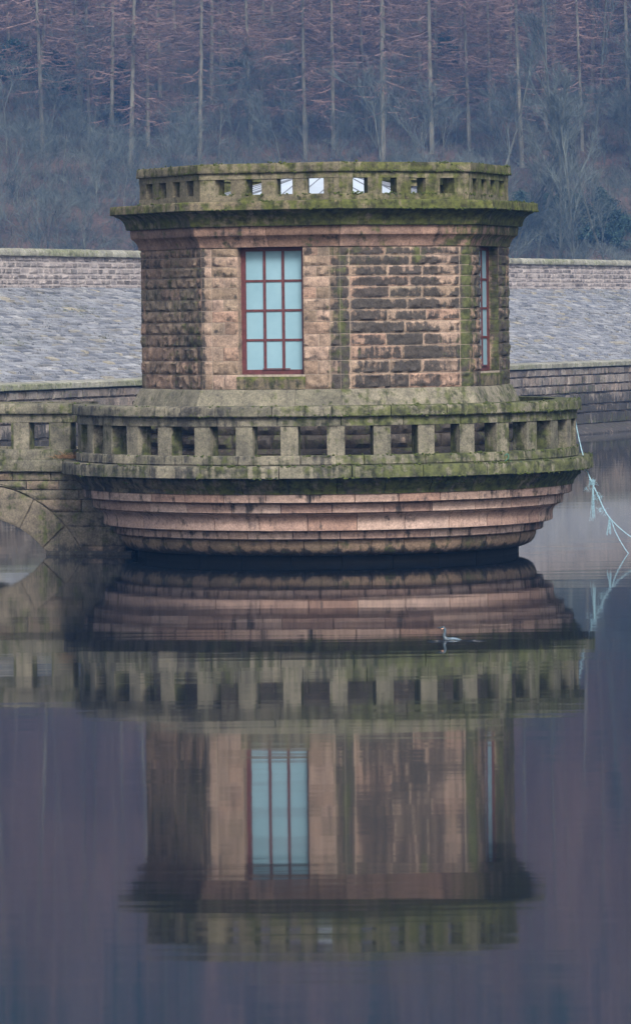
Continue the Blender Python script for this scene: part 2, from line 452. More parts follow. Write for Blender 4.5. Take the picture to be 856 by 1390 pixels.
# windows: frame, panes, sill
def window(k):
    (nx, ny), (tx, ty) = nrm(k); rz = math.atan2(ty, tx)
    w = empty('window', (0, 0, 0), parent=tower)
    zb, zt = ZB + COURSE[-1], ZTOP; dp = AP - .205
    def bx(mb, u0, u1, z0, z1, d, th):
        c = (nx * d + tx * (u0 + u1) / 2, ny * d + ty * (u0 + u1) / 2, (z0 + z1) / 2); mb.box(c, (u1 - u0, th, z1 - z0), rz)
    f = MB(); g = MB()
    bx(f, -OW, -OW + .085, zb, zt, dp, .05); bx(f, OW - .085, OW, zb, zt, dp, .05)
    bx(f, -OW + .085, OW - .085, zt - .07, zt, dp, .05); bx(f, -OW + .085, OW - .085, zb, zb + .085, dp + .01, .07)
    L, Rr, B, T = -OW + .085, OW - .085, zb + .085, zt - .07
    for i in (1, 2):
        u = lerp(L, Rr, i / 3); bx(f, u - .024, u + .024, B, T, dp + .004, .034)
    for j in (1, 2, 3):
        zc = lerp(B, T, j / 4); e = [L, lerp(L, Rr, 1 / 3), lerp(L, Rr, 2 / 3), Rr]
        for a, b in zip(e, e[1:]):
            bx(f, a + (.024 if a > L else 0), b - (.024 if b < Rr else 0), zc - .02, zc + .02, dp, .03)
    f.build('frame', M['frame'], w, None)
    bx(g, L - .01, Rr + .01, B - .01, T + .01, dp - .004, .008); g.build('pane', M['glass'], w, None)
    hb = MB(); bx(hb, -.2, .3, zb + .088, zb + .108, dp + .055, .03); hb.build('bottom_bar', M['frame'], w)
    s = MB()
    fn = face_fn(k, AP)
    prof = [(-.40, zb + .012), (-.02, zb - .035), (.035, zb - .04), (.045, zb - .06), (.04, ZB + .004), (-.40, ZB + .004)]
    def sp(ss, r, z): return fn(ss, z, r)
    def sa(ss, r, z, p, rnd):
        top = sstep(zb - .1, zb - .03, z)
        return (.4, .45 - .3 * top, clamp(.35 + .6 * top + .2 * nz(ss, z, 3, 4)))
    sweep(s, sp, [(-OW - .03, OW + .03)], prof, .03, sa, gap=.001)
    s.build('sill', M['cornice'], w, 40)
for k in WIN: window(k)
(nx, ny), (tx, ty) = nrm(DOORF); rz = math.atan2(ty, tx)
mb = MB(); mb.box((nx * (AP - .3), ny * (AP - .3), 3.0), (1.2, .08, 2.5), rz)
for i in range(5): mb.box((nx * (AP - .25) + tx * (-.48 + .24 * i), ny * (AP - .25) + ty * (-.48 + .24 * i), 3.0), (.21, .03, 2.4), rz)
dr = mb.build('door', M['door'], tower)
mb = MB(); mb.tube([(nx * (AP - .2) + tx * .4, ny * (AP - .2) + ty * .4, 2.7 + q) for q in (0, .15)], .015, 6); mb.build('handle', M['seam'], dr)

# ---- round balcony
def ring_breaks(n, off): w = 360.0 / n; return [(off + i * w, off + (i + 1) * w) for i in range(n)]
def arc(mb, breaks, prof, attr, **kw): sweep(mb, circ, breaks, prof, 1.3, attr, gap=kw.pop('gap', .10), **kw)
def wrap(a): return (a + 180) % 360 - 180
def side(a): return sstep(-35, 25, wrap(a))            # greener towards the right-hand side
BA = -108.2; BW = 13.5                                # where the footbridge enters
def open_breaks(n, off):
    out = []
    for a, b in ring_breaks(n, off):
        if abs(wrap((a + b) / 2 - BA)) > BW + (b - a) / 2 - 1: out.append((a, b))
    return out
def rail_attr(s, r, z, p, rnd):
    q = nz(s * .06, z * .6, 2, 1.5)
    m = .20 + .42 * side(s) + .28 * q
    if r < 4.45: m += .15
    return (rnd, clamp(.36 + .5 * nz(s * .12, z * .4, 6, 1.5) - .06 * side(s)), clamp(m))
def slab_attr(s, r, z, p, rnd):
    a = rail_attr(s, r, z, p, rnd); return (rnd, clamp(a[1] + .1 * (1 - side(s))), clamp(a[2] + .12))
bal = MB()
arc(bal, open_breaks(26, 3), [(4.18, 2.415), (4.52, 2.415), (4.52, 2.568), (4.18, 2.568)], rail_attr)
arc(bal, open_breaks(26, 8), [(4.18, 1.742), (4.53, 1.742), (4.545, 1.76), (4.535, 1.89), (4.52, 1.905), (4.18, 1.905)], rail_attr)
bal_o = bal.build('balustrade', M['rail'], tower, 40)
mb = MB(); arc(mb, open_breaks(28, 1), [(4.12, 2.572), (4.585, 2.572), (4.60, 2.59), (4.595, 2.725), (4.575, 2.752), (4.36, 2.762), (4.12, 2.757)], rail_attr)
mb.build('coping', M['rail'], bal_o, 40)
def pier_attr(s, r, z, p, rnd):
    out = sstep(4.46, 4.50, r)
    m = .62 * (1 - out) + out * (.14 + .14 * side(s) + .18 * nz(s * .1, z, 2, 2)) + .12 * rnd - .06
    return (.5 + .5 * rnd, clamp(.18 + .35 * (1 - out) + .2 * nz(s * .1, z * 2, 4, 2)), clamp(m))
i = 0
for i in range(-17, 18):
    a = 1.9 + i * 10.17
    if abs(wrap(a - BA)) < BW + 1.2: continue
    hw = math.degrees(.152 / 4.5)
    mb = MB(); arc(mb, [(a - hw, a + hw)], [(4.20, 1.906), (4.505, 1.906), (4.505, 2.414), (4.20, 2.414)], pier_attr, gap=.01)
    mb.build('pier', M['rail'], bal_o, 40)
# deck slab and corbel rings
mb = MB(); arc(mb, ring_breaks(24, 5), [(3.0, 1.514), (4.78, 1.514), (4.80, 1.53), (4.795, 1.70), (4.775, 1.733), (4.40, 1.741), (3.0, 1.741)], slab_attr)
cs = mb.build('deck_slab', M['rail'], tower, 40)
mb = MB(); q = [mb.vert(circ(i * 10, 4.3, 1.744)) for i in range(36)]; mb.f.append(tuple(q)); mb.build('paving', M['deck'], cs)
corb = empty('corbelling', (0, 0, 0), parent=tower)
def cavetto_attr(s, r, z, p, rnd):
    m = .52 + .22 * side(s) + .3 * nz(s * .07, z * .5, 11, 1.6)
    if wrap(s) < -40: m -= .35
    return (rnd, clamp(.42 + .4 * nz(s * .12, z * .3, 3, 1.5) + .2 * sstep(1.4, 1.24, z)), clamp(m))
def pink_attr(base_d, base_m=.05):
    def f(s, r, z, p, rnd):
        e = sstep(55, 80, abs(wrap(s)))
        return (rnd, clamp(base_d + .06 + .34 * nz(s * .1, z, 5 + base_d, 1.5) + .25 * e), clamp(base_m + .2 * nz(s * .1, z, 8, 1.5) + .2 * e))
    return f
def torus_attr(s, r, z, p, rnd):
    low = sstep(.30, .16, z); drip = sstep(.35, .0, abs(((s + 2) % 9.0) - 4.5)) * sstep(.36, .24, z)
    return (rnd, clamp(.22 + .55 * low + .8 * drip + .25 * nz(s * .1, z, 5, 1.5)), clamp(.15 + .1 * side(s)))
def ring_part(name, mat, n, off, prof, attr, wob=.004):
    mb = MB(); arc(mb, ring_breaks(n, off), prof, attr, wob=wob, gap=.085); return mb.build(name, mat, corb, 40)
ring_part('cavetto_ring', M['cornice'], 34, 2, [(3.6, 1.511), (4.60, 1.511), (4.585, 1.49), (4.55, 1.41), (4.50, 1.345), (4.455, 1.30), (4.445, 1.24), (3.6, 1.24)], cavetto_attr, .008)
ring_part('fillet_ring', M['ring'], 36, 6, [(3.6, 1.236), (4.415, 1.236), (4.42, 1.225), (4.415, 1.10), (4.39, 1.084), (3.6, 1.084)], pink_attr(.22))
ring_part('fillet_ring', M['ring'], 30, 1, [(3.6, 1.08), (4.255, 1.08), (4.26, 1.07), (4.25, .915), (4.225, .896), (3.6, .896)], pink_attr(.1))
ring_part('cove_ring', M['ring'], 30, 7, [(3.5, .892), (4.185, .892), (4.185, .878), (4.135, .855), (4.09, .815), (4.065, .77), (4.055, .71), (4.06, .63), (4.055, .60), (4.03, .588), (3.5, .588)], pink_attr(.08))
ring_part('fillet_ring', M['ring'], 30, 3, [(3.4, .584), (3.89, .584), (3.895, .57), (3.885, .45), (3.86, .43), (3.4, .43)], pink_attr(.3))
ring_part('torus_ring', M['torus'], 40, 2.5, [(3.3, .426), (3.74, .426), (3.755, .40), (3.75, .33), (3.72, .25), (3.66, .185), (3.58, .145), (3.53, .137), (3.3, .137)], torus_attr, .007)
ring_part('base_drum', M['wet'], 24, 4, [(3.1, .13), (3.44, .13), (3.44, -.6), (3.1, -.6)], lambda s, r, z, p, rnd: (rnd, 1.0, .0))  # shadowed gap above the water is painted into this drum's colour

# moss cushions growing on ledges and edges
M['cushion'] = plain('moss_cushion', (.055, .07, .02), .95, .5, 25)
def cushion(mb, p, r, nx, ny, sq=.6):
    b = len(mb.v); N, K = 8, 5; ph = random.uniform(0, 6.28)
    for j in range(K + 1):
        a = pi * j / K - pi / 2
        for i in range(N):
            q = 2 * pi * i / N + ph; rr = r * random.uniform(.75, 1.2)
            x, y, z = cos(a) * cos(q) * rr, cos(a) * sin(q) * rr * sq, sin(a) * rr * .6
            mb.vert((p[0] + nx * y - ny * x, p[1] + ny * y + nx * x, p[2] + z))
    for j in range(K):
        for i in range(N): mb.f.append((b + j * N + i, b + j * N + (i + 1) % N, b + (j + 1) * N + (i + 1) % N, b + (j + 1) * N + i))
def moss_part(name, parent, path, edges, n, smax, dens):
    mb = MB(); k = 0
    while k < n:
        c = random.uniform(*smax); 
        if random.random() > dens(c): continue
        r0, z0 = random.choice(edges)
        for _ in range(random.randint(2, 9)):
            s_ = c + random.gauss(0, .035 if smax[1] < 10 else 1.0); p = path(s_, r0 + random.gauss(0, .006), z0 + random.gauss(0, .012))
            l = math.hypot(p[0], p[1]); cushion(mb, p, random.uniform(.008, .028), p[0] / l, p[1] / l); k += 1
    return tag(mb.build(name, M['cushion'], parent, 60, attrs=False), kind='stuff')
random.seed(31)
moss_part('moss', tower, octp, [(3.87, 6.305), (3.885, 6.16), (3.40, 6.83), (3.39, 6.97), (3.35, 6.432)], 700, (-2, 2.2), lambda c: .35 + .65 * sstep(-.5, .5, c))
moss_part('moss', tower, circ, [(4.78, 1.735), (4.80, 1.53), (4.53, 1.90), (4.59, 2.59), (4.57, 2.75), (4.55, 1.42)], 1300, (-100, 100), lambda c: .25 + .75 * side(c))
# ------------------------------------------------------------------ footbridge
ba = R(BA); EX, EY = sin(ba), -cos(ba)              # along the bridge, away from the tower
NX, NY = -EY, EX
if NY > 0: NX, NY = -NX, -NY                         # towards the camera
bridge = empty('footbridge', (0, TY, 0), 'arched stone footbridge with pillared parapet joining the tower at left', 'bridge')
U0, U1 = 3.55, 25.0
def bfn(n0, sgn=1):
    return lambda u, v, n: (EX * u + NX * sgn * (n0 + n), EY * u + NY * sgn * (n0 + n), v)
ARCH = [6.42 + 4.2 * i for i in range(4)]; AR, AZ, AO = 1.70, -1.03, 2.32
def br_attr(u, v, n, rnd, k):
    d = .22 + .3 * nz(u * .8, v, 1, 1.5) + .45 * sstep(.28, .06, v); m = .3 + .3 * nz(u * .7, v * .8, 5, 1.4)
    return (rnd, clamp(d), clamp(m - .3 * sstep(.4, .1, v)))
BC = [.165, .165, .175, .23, .26, .36, .35]
for sgn in (1, -1):
    spand = MB()
    fn = bfn(1.0, sgn); z = 1.515
    for c, h in enumerate(BC):
        z0, z1 = z - h, z; z = z0
        # free runs between the arch rings at this height
        edges = []
        def xo(v): q = AO * AO - (v - AZ) ** 2; return math.sqrt(q) if q > 0 else None
        mid = (z0 + z1) / 2
        runs = []; cur = U0
        if xo(mid) is None: runs = [(U0, U1, None, None)]
        else:
            for a in ARCH:
                runs.append((cur, a - xo(mid), 'c' if cur > U0 else None, a)); cur = a + xo(mid); last = a
            runs.append((cur, U1, 'c', None))
        for (p, q, l, a2) in runs:
            if q - p < .05: continue
            n = max(1, round((q - p) / (.85 if c > 1 else .7))); e = splits(p, q, n, .18)
            for j, (s, t) in enumerate(e):
                fl, fr = s, t
                if l and j == 0:
                    ac = [a for a in ARCH if a < s][-1]; fl = (lambda v, ac=ac, s=s: ac + (xo(v) or 0))
                if a2 and j == len(e) - 1: fr = (lambda v, a2=a2: a2 - (xo(v) or 0))
                near = sgn == 1 and s < 9
                grid_block(spand, fn, fl, fr, z0, z1, .04 if near else .12, .03 * random.uniform(.4, 1.2), .04, br_attr, seed=random.random() * 50, gap=.02, rough=.9)
    spand.build('spandrel_wall', M['bridge'], bridge, 35)
# arch rings of big wedge stones, with the barrel behind them
def vo_attr(u, v, n, rnd, k):
    return (rnd, clamp(.22 + .3 * nz(u, v, 2, 1.5) + .4 * sstep(.3, .05, v)), clamp(.3 + .3 * nz(u, v, 9, 1.7)))
th0 = math.acos(clamp(1.35 / AR)) - .25
for ac in ARCH:
    n = 7; span = [lerp(th0, pi - th0, i / n) for i in range(n + 1)]
    for sgn in (1, -1):
        vo = MB()
        for t0, t1 in zip(span, span[1:]):
            f2 = (lambda u, v, nn, ac=ac, sgn=sgn: bfn(1.0, sgn)(ac + v * cos(u / AR), AZ + v * sin(u / AR), nn))
            grid_block(vo, f2, t0 * AR, t1 * AR, AR, AO, .05 if ac < 9 else .15, .02, .03, lambda u, v, nn, rnd, k, ac=ac: vo_attr(ac + v * cos(u / AR), AZ + v * sin(u / AR), nn, rnd, k), gap=.03, depth=.35, seed=random.random() * 50, rough=.4)
        vo.build('arch_ring', M['bridge'], bridge, 35)
bar = MB()
for ac in ARCH:
    pts = [(ac + (AR + .01) * cos(lerp(th0, pi - th0, i / 24)), AZ + (AR + .01) * sin(lerp(th0, pi - th0, i / 24))) for i in range(25)]
    for (u0, z0), (u1, z1) in zip(pts, pts[1:]):
        q = [bar.vert(bfn(0)(u, zz, w), (.3, .4, .3)) for u, zz, w in ((u0, z0, -.98), (u1, z1, -.98), (u1, z1, .98), (u0, z0, .98))]
        bar.f.append(tuple(q))
# backing of the joints: strips between the arches
for sgn in (1, -1):
    us = [lerp(U0, U1, i / 430) for i in range(431)]
    for a, b in zip(us, us[1:]):
        m = (a + b) / 2; zb = -.6
        for ac in ARCH:
            if abs(m - ac) < AR: zb = max(zb, AZ + math.sqrt(AR * AR - (m - ac) ** 2) + .03)
        q = [bar.vert(bfn(.975, sgn)(u, zz, 0), (.3, .5, .2)) for u, zz in ((a, zb), (b, zb), (b, 1.51), (a, 1.51))]
        bar.f.append(tuple(q))
bar.build('barrel_vault', M['bridge'], bridge)
def bs_attr(s, r, z, p, rnd): return (rnd, clamp(.24 + .3 * nz(s, z, 2, 1.4)), clamp(.34 + .3 * nz(s, z * .6, 6, 1.2)))
mb = MB(); mb_b = [(U0 + .9 * i, U0 + .9 * (i + 1)) for i in range(24)]
def bsweep(mb, br, prof, gap=.003, seg=.08, a=bs_attr, sgn=1, ds=.05):
    fn = bfn(0, sgn); sweep(mb, lambda s, r, z: fn(s, z, r), br, prof, seg, a, gap=gap, ds=ds)
bsweep(mb, mb_b, [(-1.09, 1.517), (1.09, 1.517), (1.10, 1.53), (1.095, 1.70), (1.08, 1.735), (-1.08, 1.735), (-1.095, 1.70), (-1.10, 1.53)], ds=.12)
mb.build('deck_slab', M['rail'], bridge, 40)
for sgn in (1, -1):
    cur = 3.4
    for ac in ARCH + [U1 + 1.3]:
        e = min(ac - 1.36, U1); TOE = MB()
        bsweep(TOE, splits(cur, e, max(1, round((e - cur) / .8)), .1), [(.9, -.5), (1.09, -.5), (1.09, .03), (1.05, .07), (.9, .07)], sgn=sgn, a=lambda s, r, z, p, rnd: (rnd, .8, .15))
        cur = ac + 1.36
        TOE.build('pier_footing', M['bridge'], bridge, 40)
for sgn, first in ((1, 4.62), (-1, 4.95)):
    rl = MB()
    ub = [(first - .1 + 1.1 * i, first - .1 + 1.1 * (i + 1)) for i in range(18)]
    bsweep(rl, ub, [(.72, 2.415), (1.03, 2.415), (1.03, 2.568), (.72, 2.568)], sgn=sgn)
    bsweep(rl, ub, [(.72, 1.738), (1.045, 1.738), (1.05, 1.76), (1.04, 1.89), (1.02, 1.92), (.72, 1.92)], sgn=sgn)
    ro = rl.build('bridge_parapet', M['rail'], bridge, 40)
    cp = MB(); bsweep(cp, ub, [(.66, 2.572), (1.09, 2.572), (1.10, 2.59), (1.095, 2.73), (1.075, 2.755), (.66, 2.757)], sgn=sgn)
    cp.build('coping', M['rail'], ro, 40)
    for i in range(25):
        u = 4.78 + .765 * i
        if u < first: continue
        w = .15 if i else .20
        mb = MB(); bsweep(mb, [(u - w, u + w)], [(.74, 1.921), (1.02, 1.921), (1.02, 2.414), (.74, 2.414)], sgn=sgn, gap=.001,
                          a=lambda s, r, z, p, rnd: (.5 + .5 * rnd, .22, clamp(.28 + .45 * (r < 1.0) + .2 * nz(s, z, 3, 2))))
        mb.build('pier', M['rail'], ro, 40)

# dead bracken caught where bridge and balcony meet
random.seed(21)
mb = MB()
base = at(94, 622, TY - .3)
for i in range(170):
    p = base + Vector((random.gauss(0, .12), random.gauss(0, .06), random.uniform(-.01, .05)))
    d = Vector((random.gauss(0, 1), random.gauss(0, 1), random.uniform(-.1, .45))).normalized() * random.uniform(.08, .2)
    mb.tube([p - base, p + d * .5 + Vector((0, 0, .012)) - base, p + d - base], [.004, .003, .001], 3)
bk = mb.build('dead_bracken', plain('dry_bracken', (.20, .12, .065), .9, .4, 30)); bk.location = base
tag(bk, 'clump of dry brown bracken lodged on the ledge between bridge and balcony', 'dead plant')

# ------------------------------------------------------------------ dam
random.seed(5)
DX, DY = .444, 1.0; dl = math.hypot(DX, DY); DX /= dl; DY /= dl
QX, QY = -DY, DX                                      # away from the water
BX, BY = -8.8, 122.0
def dfn(off, zt=0):
    return lambda u, v, n: (BX + DX * u - QX * (n - off), BY + DY * u - QY * (n - off), v)
UA, UB = -48.0, 150.0
ZR = 2.64; ZC = 5.26; WD = 7.3; ZP = 6.52
def coursed(mb, fn, u0, u1, z0, z1, hs, ws, prot, attr, gap=.02):
    z = z0
    while z < z1 - .04:
        h = min(random.uniform(*hs), z1 - z)
        if z1 - z - h < hs[0] * .6: h = z1 - z
        u = u0 + random.uniform(-.3, 0)
        while u < u1:
            w = random.uniform(*ws) * (1 if u < 75 else 1.8)
            rnd = random.random(); q = prot * random.uniform(.2, 1)
            g = gap / 2; m = min(.03, h * .2)
            a0 = attr(u, z, rnd); a1 = attr(u + w, z + h, rnd)
            outer = [mb.vert(fn(x, y, -.05), a) for x, y, a in ((u + g, z + g, a0), (u + w - g, z + g, a0), (u + w - g, z + h - g, a1), (u + g, z + h - g, a1))]
            j = lambda: random.uniform(-.015, .015)
            inner = [mb.vert(fn(x + j(), y + j() * .5, q + j()), a) for x, y, a in ((u + g + m, z + g + m, a0), (u + w - g - m, z + g + m, a0), (u + w - g - m, z + h - g - m, a1), (u + g + m, z + h - g - m, a1))]
            mb.f.append(tuple(inner))
            for k in range(4): mb.f.append((outer[k], outer[(k + 1) % 4], inner[(k + 1) % 4], inner[k]))
            u += w
        z += h
def backing(mb, fn, z0, z1, dep=-.03, at=(.2, .35, .1)):
    us = [lerp(UA, UB, i / 20) for i in range(21)]
    for a, b in zip(us, us[1:]):
        mb.f.append(tuple(mb.vert(fn(u, z, dep), at) for u, z in ((a, z0), (b, z0), (b, z1), (a, z1))))
# lower retaining wall at the water
lw = empty('retaining_wall', (BX, BY, 0), 'dark wet retaining wall of squared stone standing in the water below the dam slope', 'wall')
def loc_fn(fn): return lambda u, v, n: (lambda p: (p[0] - BX, p[1] - BY, p[2]))(fn(u, v, n))
mb = MB(); fn = loc_fn(dfn(0))
def lw_attr(u, z, rnd):
    d = .15 + .5 * (random.random() - .5) + .4 * nz(u * .25, z * .6, 3, 1.2) + .75 * sstep(1.75, .9, z) + .02; m = .2 + .35 * nz(u * .2, z, 8, 1.2) - .15 * sstep(1.5, .4, z)
    if .22 < z < .4: m += .4
    return (rnd, clamp(d), clamp(m))
backing(mb, fn, -.5, ZR - .3)
coursed(mb, fn, UA, UB, .32, 1.75, (.26, .5), (.25, .8), .12, lw_attr)
coursed(mb, fn, UA, UB, 1.75, ZR - .28, (.3, .36), (.2, .8), .08, lw_attr)
w_o = mb.build('masonry', M['retain'], lw)
mb = MB()
e = [(u, u + .98) for u in np.arange(UA, UB, 1.0)]
def dsw(mb, fn, br, prof, attr, seg=.5, ds=.3, gap=.01, wob=.01): sweep(mb, lambda s, r, z: fn(s, z, r), br, prof, seg, attr, gap=gap, ds=ds, wob=wob)
dsw(mb, fn, e, [(-.8, ZR - .27), (.10, ZR - .27), (.12, ZR - .25), (.12, ZR - .12), (.10, ZR - .1), (-.8, ZR - .02)], lambda s, r, z, p, rnd: (rnd, .12 + .2 * nz(s * .3, 1, 1), clamp(.5 + .4 * nz(s * .3, z, 5) - .5 * (r < 0))))
mb.build('coping', M['coping'], lw, 40)
mb = MB()
dsw(mb, fn, e, [(-.1, -.5), (.75, -.5), (.75, .04), (.70, .09), (.10, .32), (-.1, .32)], lambda s, r, z, p, rnd: (rnd * .3, .8, .2 * (z > .2)), wob=.03)
mb.build('footing', M['retain'], lw, 40)
# stone pitching of the slope
mb = MB()
def sl(u, t, n): return (BX + DX * u + QX * (.45 + WD * t), BY + DY * u + QY * (.45 + WD * t), lerp(ZR - .05, ZC, t) + n)
us = [lerp(UA, UB, i / 20) for i in range(21)]
for a, b in zip(us, us[1:]): mb.f.append(tuple(mb.vert(sl(u, t, -.05), (.2, .6, .1)) for u, t in ((a, -.03), (b, -.03), (b, 1.06), (a, 1.06))))
t = 0.0
while t < 1:
    h = random.uniform(.022, .036); u = UA; sk = 0
    tilt = random.uniform(.0, .02)
    while u < UB:
        w = random.uniform(.22, .75) * (1 if u < 75 else 2); rnd = random.random()
        if rnd > .93 and random.random() < .4: rnd = .8
        n = random.uniform(-.018, .014); n2 = n + random.uniform(.005, .035); dt = h + random.uniform(-.008, .004)
        o = random.uniform(-.004, .004); sh = random.uniform(-.12, .12)
        d = .12 + .35 * nz(u * .4, t * 9, 3, 1.0); m = .08 + .35 * nz(u * .22, t * 6, 7, 1.0)
        aa = (rnd, clamp(d), clamp(m))
        tp = [mb.vert(sl(x, y, k), aa) for x, y, k in ((u + .01, t + o + .002, n2), (u + w - .02, t + o + .002, n2), (u + w - .02 + sh, t + dt - .002, n), (u + .01 + sh, t + dt - .002, n))]
        bt = [mb.vert(sl(x, y, -.06), aa) for x, y in ((u + .01, t + o), (u + w - .01, t + o), (u + w - .01 + sh, t + dt), (u + .01 + sh, t + dt))]
        mb.f.append(tuple(tp))
        for k in range(4): mb.f.append((bt[k], bt[(k + 1) % 4], tp[(k + 1) % 4], tp[k]))
        u += w
    t += h
tag(mb.build('dam_slope', M['pitch']), kind='structure')
# crest wall
cw = empty('crest_wall', (BX, BY, 0), 'long coursed stone wall with rounded pale coping along the top of the dam', 'wall')
fn = loc_fn(dfn(WD + .6)); mb = MB()
def cw_attr(u, z, rnd):
    return (rnd, clamp(.16 + .5 * (random.random() - .5) + .3 * nz(u * .3, z, 2, 1.1)), clamp(.05 + .2 * nz(u * .3, z, 9)))
backing(mb, fn, ZC - .3, ZP - .2, -.005, (.75, .05, 0))
coursed(mb, fn, UA, UB, ZC - .05, ZP - .24, (.13, .2), (.22, .6), .035, cw_attr, .03)
for zz in (0,):
    a, b = fn(UA, ZC - .3, -.45), fn(UB, ZC - .3, -.45)
    mb.f.append(tuple(mb.vert(p) for p in (a, b, (b[0], b[1], ZP - .2), (a[0], a[1], ZP - .2))))
mb.build('masonry', M['damwall'], cw)
mb = MB(); e = []; u = UA
while u < UB: w = random.uniform(.4, .8); e.append((u, u + w)); u += w
dsw(mb, fn, e, [(-.5, ZP - .235), (.1, ZP - .235), (.11, ZP - .15), (.07, ZP - .06), (-.02, ZP - .015), (-.2, ZP), (-.4, ZP - .05), (-.5, ZP - .16)],
    lambda s, r, z, p, rnd: (rnd, clamp(.1 + .3 * nz(s * .5, 1, 1)), clamp(.40 + .4 * nz(s * .35, z, 5))), seg=.2, ds=.1, gap=.012, wob=.04)
mb.build('coping', M['coping'], cw, 60)

# ------------------------------------------------------------------ ground, water
mb = MB()
xs = np.concatenate([np.linspace(-330, -80, 14), np.linspace(-76, 90, 84), np.linspace(100, 330, 12)])
ys = np.concatenate([np.linspace(60, 280, 45), np.linspace(284, 440, 79), np.linspace(446, 720, 46)])
def hill(x, y):
    d = (x - BX) * QX + (y - BY) * QY
    if d < 7.6: return -2.5
    if d < 9.5: return lerp(-2.5, 5.1, (d - 7.6) / .4) if d < 8.0 else 5.1
    if d < 16: return 5.1
    z = 5.1 - 3.6 * sstep(16, 30, d)
    s = max(0, y - 296 + .05 * x)
    z += .33 * s * sstep(0, 40, s + 8) + 1.8 * fbm(x, y, 0, .03, 3) * sstep(0, 60, s) + .35 * fbm(x, y, 5, .22, 3) * sstep(0, 10, s)
    return z
idx = [[mb.vert((x, y, hill(x, y))) for x in xs] for y in ys]
for j in range(len(ys) - 1):
    for i in range(len(xs) - 1): mb.f.append((idx[j][i], idx[j][i + 1], idx[j + 1][i + 1], idx[j + 1][i]))
def litter():
    t = NT('leaf_litter'); oc = t.coord('Object')
    c = t.ramp(t.noise(.35, 8, oc, .65), [(.35, (.025, .028, .016)), (.5, (.05, .034, .024)), (.68, (.09, .052, .038))])
    c = t.mix(1, c, t.ramp(t.noise(4, 6, oc, .7), [(.3, (.5, .5, .5)), (.7, (1.4, 1.35, 1.3))]), 'MULTIPLY')
    t.link(c, t.bsdf.inputs['Base Color']); t.bsdf.inputs['Roughness'].default_value = .95; return t.m
tag(mb.build('hillside', litter(), None, 60, attrs=False), kind='structure')
mb = MB(); mb.f.append(tuple(mb.vert(p) for p in ((-330, -60, 0), (330, -60, 0), (330, 300, 0), (-330, 300, 0))))
tag(mb.build('water', M['water'], attrs=False), kind='structure')

# ------------------------------------------------------------------ trees
def bark(name, c0, c1, sc=3.0):
    t = NT(name); n = t.noise(sc, 6, t.coord('Object', (1, 1, .35)), .65)
    oi = t.new('ShaderNodeObjectInfo').outputs['Random']
    c = t.ramp(n, [(.32, c0), (.68, c1)])
    c = t.mix(1, c, t.ramp(oi, [(0, (.75, .75, .75)), (1, (1.25, 1.22, 1.2))]), 'MULTIPLY')
    t.link(c, t.bsdf.inputs['Base Color']); t.bsdf.inputs['Roughness'].default_value = .9; return t.m
M['larch_bark'] = bark('larch_bark', (.07, .068, .052), (.17, .16, .12))
M['larch_twig'] = bark('larch_twigs', (.055, .04, .038), (.24, .15, .125), .5)
M['grey_bark'] = bark('grey_bark', (.04, .045, .035), (.115, .12, .095))
M['grey_twig'] = bark('haze_grey_twigs', (.035, .045, .042), (.105, .125, .112), .5)  # twig colour leans blue-green to carry some of the hill's haze
M['holly'] = bark('evergreen_leaves', (.008, .024, .018), (.026, .055, .04), 3)

